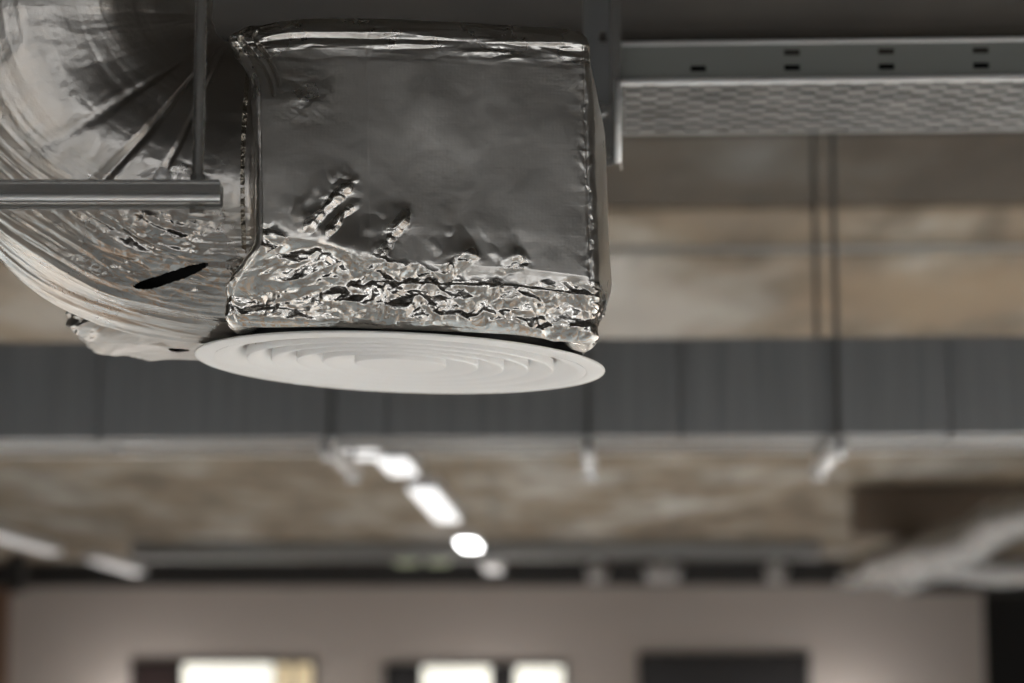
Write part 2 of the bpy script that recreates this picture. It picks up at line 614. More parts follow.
def build_plenum():
    hw, hd, H, rc = .229, .27, .425, .012
    # perimeter parameter: front dense, the sides medium, the back coarse
    def seg(n, a, b):
        return np.linspace(0, 1, n, endpoint=False)[:, None] * (np.array(b) - np.array(a)) + np.array(a)

    def arc(n, cx, cyy, a0, a1):
        t = np.linspace(a0, a1, n, endpoint=False)
        return np.stack([cx + rc * np.cos(t), cyy + rc * np.sin(t)], 1)
    per = np.concatenate([
        seg(400, (-hw + rc, -hd), (hw - rc, -hd)), arc(30, hw - rc, -hd + rc, -PI / 2, 0),
        seg(160, (hw, -hd + rc), (hw, hd - rc)), arc(10, hw - rc, hd - rc, 0, PI / 2),
        seg(60, (hw - rc, hd), (-hw + rc, hd)), arc(10, -hw + rc, hd - rc, PI / 2, PI),
        seg(120, (-hw, hd - rc), (-hw, -hd + rc)), arc(30, -hw + rc, -hd + rc, PI, 1.5 * PI)])
    nxt, prv = np.roll(per, -1, 0), np.roll(per, 1, 0)
    tg = nxt - prv
    nrm = np.stack([tg[:, 1], -tg[:, 0]], 1)
    nrm /= np.linalg.norm(nrm, axis=1)[:, None]
    arcl = np.concatenate([[0], np.cumsum(np.linalg.norm(nxt - per, axis=1))[:-1]])
    # vertical profile (inset, z, normal_up)
    prof = []
    rb, rt = .012, .028
    rz = .016
    for k in range(14):
        prof.append((hw * .98 - (hw * .98 - rb) * k / 14, .030 if k < 12 else .012 if k < 13 else .002, -1.0))
    for k in range(20):
        a = PI / 2 * k / 20
        prof.append((rb - rb * math.sin(a), rz - rz * math.cos(a), -math.cos(a) ** 1.5))
    for k in range(390):
        prof.append((0, rz + (H - rz - rt) * k / 390, 0))
    for k in range(40):
        a = PI / 2 * k / 40
        prof.append((rt - rt * math.cos(a), H - rt + rt * math.sin(a), math.sin(a)))
    for k in range(14):
        prof.append((rt + (hw * .98 - rt) * k / 13, H + .008 * math.sin(k / 13 * PI), 1.0))
    prof = np.array(prof)
    ins, zz, nu = prof[:, 0][:, None], prof[:, 1][:, None], prof[:, 2][:, None]
    X = per[None, :, 0] * (1 - ins / hw)
    Yv = per[None, :, 1] * (1 - ins / hw)
    Z = np.broadcast_to(zz, X.shape).copy()
    nh = np.sqrt(1 - np.clip(nu, -1, 1) ** 2)
    NX, NY, NZ = nrm[None, :, 0] * nh, nrm[None, :, 1] * nh, np.broadcast_to(nu, X.shape)
    A = np.broadcast_to(arcl[None, :], X.shape)          # unrolled coordinate
    # on the front A runs with x: use x there so features can be placed
    U = A - (hw - rc) - .011                                     # = x on the front face
    V = Z
    front = ((NY < -.3) & (U < hw + .02)).astype(float)
    # --- displacement fields (metres)
    d = .0045 * fbm(U * 5, V * 5, 3, 2) + .0007 * fbm(U * 22, V * 16, 8, 2)
    # crumple mask: lower hem, more towards the left, plus corners and the top edge
    low = .082 + .040 * sstep(-.05, -.22, U) + .016 * fbm(U * 18, U * 0 + 2, 5, 3) - .012 * sstep(-.02, .12, U)
    cr = 1 - sstep(low - .016, low + .012, V)
    side = np.exp(-((U - hw + .015) / .022) ** 2) * .5 + .6 * ((A > 2 * (hw - rc) + .03))
    lc = np.exp(-(((U + .17) / .035) ** 2 + ((V - .315) / .04) ** 2)) * .8
    lc += np.exp(-(((U + .20) / .03) ** 2 + ((V - .38) / .03) ** 2)) * .6
    def g(r, w):
        return np.exp(-(r / w) ** 2)

    def fold(pts, h, up, dn):
        """a lapped fold: creeps out from above, drops back sharply below"""
        r, t, sgn = polydist(U + .008 * fbm(U * 34, V * 34, 88, 3), V + .010 * fbm(U * 30 + 9, V * 30, 89, 3), pts, True)
        e = sstep(0, .30, t) * (1 - sstep(.72, 1, t))
        pr_ = np.where(sgn > 0, np.exp(-(r / up) ** 1.3), np.clip(1 - r / dn, 0, 1))
        e = e * (.65 + 1.5 * np.abs(fbm(U * 45 + 3, V * 38, 90, 2)))
        return h * e * pr_, g(r, dn * 1.2) * np.clip(e, 0, 1)
    rm = 0
    for pts, h, up, dn in (([(-.095, .212), (-.120, .180), (-.148, .150), (-.183, .108)], .0034, .030, .009),
                           ([(-.098, .165), (-.125, .138), (-.150, .112)], .0035, .012, .007),
                           ([(-.028, .165), (-.048, .132), (-.072, .095), (-.083, .060)], .0034, .030, .010),
                           ([(.066, .108), (.040, .090), (.012, .070)], .0040, .03, .009),
                           ([(.135, .098), (.105, .086), (.080, .078)], .0035, .03, .008)):
        dd, mk_ = fold(pts, h, up, dn)
        d = d + dd * front
        rm = rm + mk_ * front
    # a puckered patch between the two folds
    d += front * .006 * np.exp(-(((U + .11) / .035) ** 2 + ((V - .10) / .030) ** 2))
    f1 = facets(U / .046, V / .030, 11)
    f2 = facets(U / .021 + 3, V / .015, 23)
    f3 = facets(U / .0095, V / .0085 + 7, 31)
    mask = np.clip(cr + .22 * side + lc * .4 + rm * .65, 0, 1.1)
    f4 = facets(U / .0135 + 5, V / .0105 + 2, 37)
    d += mask * (.0062 * f1 + .0056 * f2 + .0040 * f4 + .0020 * f3)
    # long lazy wrinkles along the top edge
    tp = sstep(.355, .385, V)
    lw = facets(U / .12 + .8 * V * 8, V / .0075, 41)
    d += tp * (.0030 * lw + .0018 * facets(U / .03, V / .006, 43))
    # the lower hem bulges forward then tucks under
    tuck = .24 * np.clip(.085 + .03 * sstep(-.05, -.2, U) - V, 0, .09)
    # overlapping sheets: a horizontal lap line and a vertical one, and the hem line
    d += front * .0004 * sstep(-.085, -.0825, U) * sstep(.12, .14, V)
    hem = .0615 + .003 * fbm(U * 8, U * 0, 55, 2)
    d += front * .0022 * (1 - sstep(hem - .001, hem + .001, V)) * sstep(-.09, -.06, U)
    # ragged vertical tape edge by the right corner
    rag = .213 + .010 * facets(V / .022, V * 0, 61) + .004 * facets(V / .008, V * 0, 62)
    d += front * .0010 * sstep(rag - .001, rag + .001, U) * (1 - sstep(.33, .35, V))
    d += front * sstep(rag - .012, rag, U) * .002 * facets(U / .01, V / .012, 66)
    # cracks in the foil on the left
    c1, tt = polydist(U, V, [(-.225, .405), (-.222, .372), (-.216, .342), (-.211, .310)])
    c2, _ = polydist(U, V, [(-.206, .412), (-.204, .372), (-.2035, .325)])
    d -= front * .013 * g(c1, .0016 + .0015 * (1 - tt)) * (1 - .6 * sstep(.55, 1, tt))
    d -= front * .012 * g(c2, .0018)
    d -= front * .004 * (1 - sstep(-.2, -.18, U)) * sstep(.3, .4, V) * .6
    # fold loop hanging off the hem on the left
    hl, _ = polydist(U, V, [(-.19, .098), (-.155, .104), (-.125, .090), (-.105, .066)])
    d -= front * .004 * g(hl, .007)
    # right side swells out
    sidew = (NX > .5) & (X > 0)
    swell = .038 * np.sin(np.clip((Yv + hd) / (2 * hd), 0, 1) * PI) ** .6 * sstep(0, .12, V) * (1 - .75 * sstep(.30, .42, V))
    d += np.where(sidew, swell, 0)
    X = X + NX * d
    Yv = Yv + NY * d
    Z = Z + NZ * d * (NZ > -.3)
    Yv = Yv + tuck * sstep(-.16, -.24, Yv) * (V < .2)
    # slump: the right lower corner hangs, left top rises slightly, the left front pulls back into the collar
    Z -= .012 * sstep(.10, .25, X) * (1 - V / H) * sstep(.05, -.15, Yv)
    Z += .026 * (1 - sstep(.0, .1, V)) * sstep(-.2, .05, Yv)
    Z += .006 * np.sin((X + hw) / (2 * hw) * PI) * sstep(.3, .42, V)
    Z -= .016 * sstep(-.14, -.23, X) * sstep(.36, .42, V)
    X -= .004 + .028 * V / H
    # the left side flares out at the top corner and along the hem
    lf = sstep(-.12, -.225, X)
    X -= lf * (.032 * sstep(.31, .41, V) ** 1.3 + .045 * (1 - sstep(.035, .115, V)))
    Yv += lf * (Yv < 0) * (.012 * sstep(.29, .41, V) + .03 * (1 - sstep(.03, .1, V)))
    # ragged hem, lifting towards the left and mid so a dark gap shows over the diffuser
    un = 1 - sstep(.0, .05, V)
    Z += un * (.010 * facets(U / .05, U * 0, 71) + .004 * facets(U / .018, U * 0, 72)) * front
    wrap = np.clip(cr * 1.0 + .5 * lc + rm * .8 + .25 * side + .35 * tp, 0, 1)
    return grid_mesh('foil_wrap', np.stack([X, Yv, Z], -1), True, M['foil'], plenum, attr=wrap)


build_plenum()

bm = bmesh.new()
box(bm, -.200, .180, -.195, .235, .031, .035, .002)  # black sheet put in for the shade between box and diffuser
obj('gap_shade_sheet', bm, M['void'], plenum)['label'] = 'black sheet standing in for the shade under the box'

# a lower foil-covered spigot showing behind the bend
def blob_box(name, lx, ly, lz, seed, m, parent, loc, amp=.006, n=70, p=6.0):
    u = np.linspace(0, 2 * PI, n * 3, endpoint=False)[None, :]
    v = np.linspace(-PI / 2 + .001, PI / 2 - .001, n)[:, None]
    sp = lambda w, e: np.sign(w) * np.abs(w) ** (2 / e)
    X = sp(np.cos(v), p) * sp(np.cos(u), p)
    Yv = sp(np.cos(v), p) * sp(np.sin(u), p)
    Z = sp(np.sin(v), p) * np.ones_like(u)
    k = 1 + (facets(X * 4 + Yv * 2, Z * 4 + Yv * 2, seed) * amp / .1) + facets(X * 9 + Yv * 5, Z * 9 - Yv * 4, seed + 1) * amp / .25
    P3 = np.stack([X * lx * k, Yv * ly * k, Z * lz * k], -1)
    o = grid_mesh(name, P3, True, m, parent)
    o.location = loc
    return o


lo_ = P(80, 352, 3.62) - BC
blob_box('foil_spigot', .155, .16, .07, 5, M['foil_sleeve'], plenum, (-.383, .16, .088), amp=.013)

# ================================================================== ELBOW SLEEVE
duct = thing('flexible_duct', 'shiny foil-covered flexible duct elbow bending down into the left side of the box', 'duct', W(-.41, 3.36, .74))


def elbow_axis(s):
    """s in metres along the axis from inside the box; returns x,D,z and direction (bend in a leaning vertical plane)"""
    R = .246
    Cx, Cz = -.400, .988
    L0 = .11
    La = R * PI / 2
    s = np.asarray(s, float)
    a = np.clip((s - L0) / R, 0, PI / 2)
    x = np.where(s < L0, Cx + (L0 - s), Cx - R * np.sin(a))
    z = np.where(s < L0, Cz - R, Cz - R * np.cos(a))
    ex = np.clip(s - L0 - La, 0, None)
    z = z + ex
    x = x + .01 * ex
    D = 3.405 - .05 * (1 - np.cos(a)) - .05 * ex
    return np.stack([x, D, z], -1), a


def build_elbow(rad, name, m, wr=1.0, ns=1100, nt=860, send=1.62, kill=None, sbeg=0.0):
    s = np.linspace(sbeg, send, ns)
    c, a = elbow_axis(s)
    c2, _ = elbow_axis(s + 1e-3)
    T = c2 - c
    T /= np.linalg.norm(T, axis=1)[:, None]
    Yax = np.array([0, -1.0, 0])[None, :] * np.ones((ns, 1))     # towards the camera
    B = Yax - T * (Yax * T).sum(1)[:, None]
    B /= np.linalg.norm(B, axis=1)[:, None]
    Nn = np.cross(B, T)                                         # outer side of the bend, sign fixed below
    Nn *= np.sign((Nn * (c - np.array([[-.4125, 3.36, 1.0025]]))).sum(1))[:, None]
    t = np.linspace(0, 2 * PI, nt, endpoint=False)
    ct, st = np.cos(t)[None, :, None], np.sin(t)[None, :, None]  # t=0 towards the camera, t=90 outer/bottom
    dirv = B[:, None, :] * ct + Nn[:, None, :] * st
    SS = np.broadcast_to(s[:, None], (ns, nt))
    TT = np.broadcast_to(t[None, :], (ns, nt))
    tw = np.where(TT > PI, TT - 2 * PI, TT)                      # -pi..pi
    d = np.zeros((ns, nt))
    if wr:
        inner = np.clip(-np.sin(TT), 0, 1)
        # seamless lookup round the tube
        cx, sx = np.cos(TT), np.sin(TT)
        # gathered folds across the tube, deeper by the inner corner
        q = SS + .03 * fbm(cx * 2 + 5, sx * 2 + SS * 5, 2, 3)
        d += (.0012 + .0035 * inner) * facets(q / .055, tw * .55, 3)
        d += .0012 * fbm(q / .035, tw * 1.2, 6, 3)
        # a few sharp creases near the strut rod
        for sc_, am, wd in ((.225, .0055, .007), (.165, .003, .006), (.30, .002, .010)):
            ln = SS - (sc_ + .05 * np.sin(tw * 1.1 + .3) + .01 * vnoise(tw * 3, tw * 0, 9))
            d -= am * np.exp(-(ln / wd) ** 2) * np.exp(-((tw + .25) / .75) ** 2)
        # slack lengthwise pleats on the side facing out
        d += .0028 * facets(tw / .22 + .6 * SS, SS / .35, 51) + .0012 * facets(tw / .08 + 1.3 * SS, SS / .2, 52)
        # lengthwise wrinkles on the belly
        belly = sstep(.15, .65, tw) * (1 - sstep(2.6, 3.0, tw))
        ph = tw + .30 * fbm(SS * 4, tw * 1.5, 12, 2) + .55 * (SS - .3)
        d += belly * (1 - .62 * sstep(.27, .42, SS)) * (1 + .9 * sstep(1.1, 1.5, tw)) * (.0080 * facets(ph / .16, SS / .22, 14) + .0052 * facets(ph / .06, SS / .12, 15) + .0026 * facets(ph / .024, SS / .06, 16))
        # crushed foil near the box, lower front
        cm = np.exp(-(((SS - .165) / .07) ** 2 + ((tw - .65) / .45) ** 2))
        d += cm * (.014 * facets(SS / .045 + tw * 4, tw / .10, 21) + .006 * facets(SS / .02 + tw * 8, tw / .05, 22))
        d += .0010 * facets(SS / .03 + tw * 2, tw * 6, 25)
        # pulled in at the collar
        d -= .10 * (1 - sstep(.012, .074, SS)) ** 1.6
        d += .014 * sstep(.3, 1.2, tw) * (1 - sstep(2.2, 2.9, tw)) * sstep(.15, .3, SS) * (1 - sstep(.5, .8, SS))
    P3 = c[:, None, :] + dirv * (rad + d)[:, :, None]
    # to world
    X, D, Z = P3[..., 0], P3[..., 1], P3[..., 2]
    Wp = np.stack([X * cy - D * sy, X * sy + D * cy, Z + CAMZ], -1)
    kmask = None
    sharp = None
    if wr:
        sharp = np.clip(cm * 1.1 + .2 * belly, 0, 1)
    if kill:
        (s0, t0), (s1, t1), hwid = kill
        # slit: a lens-shaped tear between two points of the unrolled sheet
        u = np.array([(s1 - s0), (t1 - t0) * rad])
        ln = np.linalg.norm(u); u /= ln
        rs, rt_ = SS - s0, (tw - t0) * rad
        al = rs * u[0] + rt_ * u[1]
        ac = -rs * u[1] + rt_ * u[0]
        f = np.clip(al / ln, 0, 1)
        half = hwid * np.sqrt(np.clip(f * (1 - f) * 4, 0, 1)) * (1.1 - .35 * f) * (1 + .35 * vnoise(al / .01, al * 0, 4))
        kmask = (np.abs(ac) < half) & (al > 0) & (al < ln)
    o = grid_mesh(name, Wp - np.array(duct.location)[None, None, :], True, m, duct, attr=sharp, kill=kmask)
    return o, Wp


SLIT = ((.184, .935), (.120, .660), .0068)
_, EW = build_elbow(.2155, 'foil_sleeve', M['foil_sleeve'], kill=SLIT)
build_elbow(.185, 'inner_lining', M['void'], wr=0, ns=90, nt=90, sbeg=.125)

# crackled tape ring where the sleeve meets the box
def tape_ring():
    ns, nt = 26, 420
    s = np.linspace(.070, .077, ns)
    c, a = elbow_axis(s)
    t = np.linspace(0, 2 * PI, nt, endpoint=False)
    SS, TT = np.meshgrid(s, t, indexing='ij')
    rad = .2170 + .002 * facets(TT * 40, SS / .006, 4) + .0015 * facets(TT * 90, SS / .004, 5) - .002 * ((SS < .0703) | (SS > .0767))
    P3 = np.stack([np.broadcast_to(c[:, 0][:, None], SS.shape) + 0 * TT, c[:, 1][:, None] - np.cos(TT) * rad, c[:, 2][:, None] - np.sin(TT) * rad], -1)
    X, D, Z = P3[..., 0], P3[..., 1], P3[..., 2]
    Wp = np.stack([X * cy - D * sy, X * sy + D * cy, Z + CAMZ], -1)
    o = grid_mesh('joint_tape', Wp - np.array(duct.location)[None, None, :], True, M['tape'], duct)
    o['label'] = 'crackled dull golden tape at the joint'


tape_ring()

# ================================================================== DIFFUSER
DC = W(-.164, 3.51, .5055)
diff = thing('air_diffuser', 'round white ceiling air diffuser with concentric rings under the foil-wrapped box', 'air vent',
             DC, rot=(0, math.radians(2.1), YAW))
mm = .001


def smooth_prof(pts, n=7):
    """Catmull-Rom through profile points"""
    out = []
    P_ = [pts[0]] + list(pts) + [pts[-1]]
    for i in range(1, len(P_) - 2):
        p0, p1, p2, p3 = [np.array(P_[i + k]) for k in (-1, 0, 1, 2)]
        for k in range(n):
            t = k / n
            out.append(tuple(.5 * (2 * p1 + (p2 - p0) * t + (2 * p0 - 5 * p1 + 4 * p2 - p3) * t * t + (3 * p1 - p0 - 3 * p2 + p3) * t ** 3)))
    out.append(tuple(pts[-1]))
    return out


bm = bmesh.new()
fl = smooth_prof([(270.5, 6), (271, 4.0), (273, 1.2), (278, .4), (286, .2), (294, .8), (299, 2.2), (300.2, 4), (299, 5.4), (292, 6.4), (280, 7), (272, 7.4), (270.5, 7)])
lathe(bm, [(r * mm, z * mm) for r, z in fl])
obj('flange', bm, M['white'], diff, True)
crest = [271, 224, 187, 151, 113, 66]
for i in range(len(crest)):
    r0 = crest[i]
    z0 = .8 + .25 * i
    pr_ = [(r0 + .9, z0 + 15), (r0 + .9, z0 + 3), (r0 + .6, z0 + 1.0), (r0 - .4, z0 + .2), (r0 - 2.5, z0)]
    if i == 0:
        pr_ = [(r0 + 1.5, z0 + .4), (r0 + .5, z0 + .3), (r0 - 2.5, z0 + .4)]
    if i < len(crest) - 1:
        w1 = r0 - crest[i + 1]
        pr_ += [(r0 - w1 * f_, z0 + h_) for f_, h_ in ((.25, 1.6), (.45, 4.6), (.62, 8.6), (.76, 13), (.88, 18), (.97, 24))]
        pr = [(r * mm, z * mm) for r, z in smooth_prof(pr_)]
        nm_ = 'cone_ring'
    else:
        pr_ += [(r0 - 14, z0 + .5), (r0 - 34, z0 + 1.6), (8, z0 + 2.2)]
        pr = [(r * mm, z * mm) for r, z in smooth_prof(pr_)] + [(0, (z0 + 2.2) * mm)]
        nm_ = 'centre_disc'
    bm = bmesh.new()
    lathe(bm, pr)
    obj(nm_, bm, M['white'], diff, True)
bm = bmesh.new()
lathe(bm, [(.01, .033), (.262, .033), (.266, .0085), (.268, .0085), (.267, .036), (.01, .036)], 96)  # neck made wide and dark to give the gap its shade
obj('neck', bm, M['neck'], diff, True)['label'] = 'collar blackened for the shaded gap between diffuser and box'

# ================================================================== NEAR HANGER (left)
hx = P(220, 192, 2.86)
hg = thing('duct_hanger', 'zinc strut channel on a hanging rod crossing in front of the foil duct elbow', 'bracket', hx, rot=(0, 0, YAW))
bm = bmesh.new()
sh = .029                               # height of the channel
L = 1.1
vv = Vector
for (x0, x1, y0, y1, z0, z1) in ((-L, 0, -.002 + .0, .0, -sh / 2, sh / 2), (-L, 0, 0, .036, sh / 2 - .002, sh / 2), (-L, 0, .034, .036, -sh / 2, sh / 2),
                                 (-L, 0, -.006, 0, -sh / 2, -sh / 2 + .007), (-L, 0, -.0045, 0, sh / 2 - .004, sh / 2)):
    box(bm, x0, x1, y0, y1, z0, z1, .0008)
obj('channel', bm, M['zinc'], hg)
bm = bmesh.new()
tube(bm, [(-L, -.004, -sh / 2 + .0065), (0, -.004, -sh / 2 + .0065)], .004, 12)
obj('rolled_lip', bm, M['bright'], hg, True)
rx = (P(196, 180, 2.86) - hx).dot(Vector((cy, sy, 0)))
bm = bmesh.new(); threaded(bm, rx, .016, -.022, CEIL - hx.z - .002, .008, .005); obj('threaded_rod', bm, M['zinc'], hg, True)
for q0 in (sh / 2 + .001, -sh / 2 - .010):
    bm = bmesh.new(); hexnut(bm, rx, .016, q0, q0 + .009, .0105, False); obj('nut', bm, M['zinc'], hg)
bx2 = (P(161, 172, 2.86) - hx).dot(Vector((cy, sy, 0)))
bm = bmesh.new(); hexnut(bm, bx2, .010, sh / 2 + .001, sh / 2 + .009, .012, False)
r_ = bmesh.ops.create_uvsphere(bm, u_segments=20, v_segments=12, radius=.0085)
bmesh.ops.translate(bm, verts=r_['verts'], vec=(bx2, .010, sh / 2 + .010))
obj('bolt', bm, M['bright'], hg, True)

# ================================================================== CABLE TRAY + DROP CHANNEL
TY = 4.22
a0 = PY(566, 83, TY); zt = PY(800, 81, TY).z
zc_ = PY(800, 42, TY).z - zt
LT = 3.4
tray = thing('cable_tray', 'perforated steel cable tray running right from the slotted hanging channel', 'cable tray', (a0.x, TY, zt))
bm = bmesh.new()
hl_ = []
px0 = a0.x
for k in range(0, 26):
    x = .235 + k * .168 - .0
    if x + .03 > LT: break
    if k % 1 == 0:
        if k != 0:
            hl_.append((x - .012, x + .016, zc_ * .66, zc_ * .66 + .011))
        hl_.append((x - .012, x + .016, zc_ * .27, zc_ * .27 + .011))
sheet(bm, Vector((0, 0, 0)), Vector((1, 0, 0)), Vector((0, 0, 1)), LT, zc_, hl_, -.0015)
obj('side_rail', bm, M['tray'], tray)
for zq, rq in ((zc_, .0045), (.001, .0065)):
    bm = bmesh.new(); tube(bm, [(0, -rq * .4, zq), (LT, -rq * .4, zq)], rq, 14); obj('rolled_lip', bm, M['bright'], tray, True)
bm = bmesh.new()
TW = .40
hl_ = []
for j in range(12):
    y = .018 + j * .031
    off = (j % 2) * .029
    x = .02 + off
    while x + .03 < LT:
        hl_.append((x, x + .028, y, y + .014))
        x += .058
sheet(bm, Vector((0, 0, 0)), Vector((1, 0, 0)), Vector((0, 1, 0)), LT, TW, hl_, .0015)
obj('perforated_base', bm, M['base_zinc'], tray)
bm = bmesh.new()
sheet(bm, Vector((0, TW, 0)), Vector((1, 0, 0)), Vector((0, 0, 1)), LT, zc_, [], -.0015)
box(bm, 0, LT, TW - .012, TW + .006, zc_ - .001, zc_ + .004, .001)
obj('side_rail', bm, M['tray'], tray)

for j in range(8):  # cables added only so the tray slots look dark
    bm = bmesh.new()
    yy = .030 + j * .047
    tube(bm, [(.01, yy, .024), (.5, yy + .004, .024), (1.2, yy - .003, .0245), (LT - .01, yy, .024)], .0215, 12)
    o = obj('cable', bm, M['cable'], None, True, (a0.x, TY, zt))
    tag(o, 'black cable added to darken the slots of the perforated tray', 'cable', 'cables added in the tray')

CY = 4.12
c0 = PY(584, 165, CY); c1 = PY(622, 165, CY)
ch = thing('slotted_channel', 'upright slotted steel channel hanging beside the right edge of the foil box', 'bracket', (c0.x, CY, c0.z))
cw = c1.x - c0.x
bm = bmesh.new()
hc = CEIL - c0.z - .02
hs = [(cw * .42, cw * .62, .218 + k * .105 - .105 * 2 * 0, .218 + k * .105 + .022) for k in range(-0, 9) if .3 + k * .105 < hc]
sheet(bm, Vector((0, .0, .0)), Vector((1, 0, 0)), Vector((0, 0, 1)), cw * .72, hc, [(a, b, c, d) for a, b, c, d in hs], -.0025)
box(bm, 0, .003, 0, .041, 0.012, hc); box(bm, .0, .008, -.003, .0, 0.012, hc, .001)
box(bm, cw * .25, cw * .30, -.004, .0, 0.012, hc, .001)
obj('web', bm, M['zinc_dark'], ch)
bm = bmesh.new()
box(bm, cw * .70, cw, -.006, -.002, 0, hc, .0015)
box(bm, cw * .96, cw, -.006, .045, 0, hc, .001)
obj('flange', bm, M['zinc'], ch)
bm = bmesh.new()
tube(bm, [(cw * .9, -.007, 0.002), (cw * .9, -.007, .150)], .006, 12)
obj('rolled_lip', bm, M['bright'], ch, True)
bm = bmesh.new()
box(bm, .004, cw * .70, -.012, -.004, .010, .105, .002)
hxn = bmesh.ops.create_cone(bm, cap_ends=True, segments=6, radius1=.013, radius2=.013, depth=.010)
bmesh.ops.rotate(bm, verts=hxn['verts'], cent=(0, 0, 0), matrix=Matrix.Rotation(PI / 2, 3, 'X'))
bmesh.ops.translate(bm, verts=hxn['verts'], vec=(cw * .42, -.017, .095))
obj('bracket_plate', bm, M['zinc'], ch)

# ================================================================== RECTANGULAR DUCT
GY = 7.7
gz0 = PY(800, 434, GY).z; gz1 = PY(800, 337, GY).z
GD = .40
gd = thing('rectangular_duct', 'long grey galvanised rectangular duct crossing the whole room under the slab', 'duct', (0, GY, gz0))
gh = gz1 - gz0
jx = [PY(p, 385, GY).x for p in (-1790, -1520, -1250, -980, -705, -430, -170, 97, 385, 682, 952, 1230, 1500, 1775, 2050, 2320, 2590, 2860)]
step = 1.38
for i in range(len(jx) - 1):
    bm = bmesh.new()
    x0, x1 = jx[i] + .007, jx[i + 1] - .007
    n = 24
    # cross-ribbed sheet: shallow vertical beads pressed in the front face
    box(bm, x0, x1, .006, GD, 0, gh, .004)
    for k in range(n):
        xx = x0 + (k + .5) * (x1 - x0) / n
        box(bm, xx - .006, xx + .006, .003, .0065, .012, gh - .012, .001)
    obj('duct_section', bm, M['galv'], gd)
    if i:
        bm = bmesh.new()
        box(bm, jx[i] - .006, jx[i] + .006, -.006, GD + .01, -.006, gh + .003, .002)
        obj('flange', bm, M['galv'], gd)
# bottom corner profiles, front and rear
for yy in (-.008, GD - .03):
    bm = bmesh.new(); box(bm, jx[0], jx[-1], yy, yy + .03, -.022, -.0125, .002); obj('edge_strip', bm, M['zinc'], gd)

# trapeze hangers below it
def hanger(px, label, last=False):
    f = PY(px, 430, GY - .05)
    root = thing('trapeze_hanger', label, 'pipe hanger', (f.x, GY - .05, gz0), 'hangers under the rectangular duct')
    bm = bmesh.new()
    w = .041
    z0 = -.067
    sl = .92
    sheet(bm, Vector((-w / 2, -.10, z0)), Vector((1, 0, 0)), Vector((0, 1, 0)), w, sl, [(.013, .028, .03 + k * .05, .06 + k * .05) for k in range(int(sl / .05) - 1)], .0025)
    box(bm, -w / 2, -w / 2 + .003, -.10, -.10 + sl, z0, z0 + w); box(bm, w / 2 - .003, w / 2, -.10, -.10 + sl, z0, z0 + w)
    obj('strut', bm, M['bright'], root)
    for yy in (0, .72):
        bm = bmesh.new(); threaded(bm, 0, yy, z0 - .02, CEIL - gz0 - .003, .0085, .012, 8); obj('threaded_rod', bm, M['rod'], root, True)
        for q0 in (z0 + w + .002, z0 - .016):
            bm = bmesh.new(); hexnut(bm, 0, yy, q0, q0 + .014, .020, 'low'); obj('nut', bm, M['bright'], root)
    return root


for px, lab in ((329, 'rod hanger with a short strut left of the row of lamps, below the white diffuser'),
                (588, 'threaded rod hanger under the grey duct near the diffuser right edge'),
                (838, 'long threaded rod hanger with shiny strut end, rightmost under the grey duct')):
    hanger(px, lab)

# conduit clipped under the slab
cz = CEIL - .05
Yc = 2.15 / (PY(700, 249, 1).z - CAMZ)
bm = bmesh.new(); tube(bm, [(X0 + .1, Yc + .02, cz), (0, Yc, cz), (X1 - .1, Yc - .02, cz)], .016, 12)
for k in range(9):
    box(bm, -9 + k * 2.2, -8.96 + k * 2.2, Yc - .04, Yc + .04, cz - .012, CEIL - .002)
tag(obj('conduit', bm, M['zinc_dark'], None, True), 'thin grey conduit running straight across the slab ceiling above the grey duct', 'pipe')

# ================================================================== LAMPS
LX = -1.55


def lamp(px, py, Y, length, m, label, width=.10, x=None, group='row of suspended lamps', lean=0, energy=None):
    c = PY(px, py, Y)
    root = thing('linear_lamp', label, 'lamp', (c.x, Y, c.z), group, rot=(0, 0, lean))
    bm = bmesh.new(); box(bm, -width / 2 - .012, width / 2 + .012, -length / 2, length / 2, .006, .075, .008); obj('housing', bm, M['lamp_body'], root)
    bm = bmesh.new(); box(bm, -width / 2, width / 2, -length / 2 + .01, length / 2 - .01, -.012, .006, .005); obj('lamp_cover', bm, M[m], root)
    for yy in (-length * .38, length * .38):
        bm = bmesh.new(); tube(bm, [(0, yy, .07), (0, yy, CEIL - c.z - .003)], .004, 6); obj('suspension_wire', bm, M['zinc_dark'], root)
    return root


lamp(359, 449, 11.50, .8, 'lamp', 'nearest lamp of the receding row, just below the grey duct edge', .15)
lamp(398, 467, 13.3, .8, 'lamp', 'second lamp of the receding row, just below the grey duct', .16)
lamp(436, 506, 15.2, 2.3, 'lamp', 'longest glowing lamp, third in the receding row', .16)
lamp(469, 545, 18.7, .8, 'lamp_hot', 'brightest small round-looking lamp, fourth in the receding row', .14)
lamp(492, 569, 21.6, .9, 'lamp_dim', 'dim farthest lamp at the end of the receding row', .15)
lamp(22, 544, 22.5, 2.6, 'lamp_dim', 'dim lamp at the left edge of the picture, under the slab', .16, group='lamps at far left')
lamp(117, 567, 28.5, 2.6, 'lamp_dim', 'dim slanting lamp above the pale far wall, left part', .18, group='lamps at far left')

for x, y, side in ((-4.6, -4.5, 'left'), (5.0, -4.5, 'right')):  # unseen lamps added for highlight streaks on the near metal
    root = thing('linear_lamp', 'added unseen lamp behind the viewer on the %s side of the room' % side, 'lamp', (x, y, CEIL - .55), 'added lamps behind the viewer')
    bm = bmesh.new(); box(bm, -.14, .14, -2, 2, .0, .06, .01); obj('housing', bm, M['lamp_body'], root)
    bm = bmesh.new(); box(bm, -.12, .12, -1.98, 1.98, -.06, 0, .02); obj('lamp_cover', bm, M['lamp'], root)

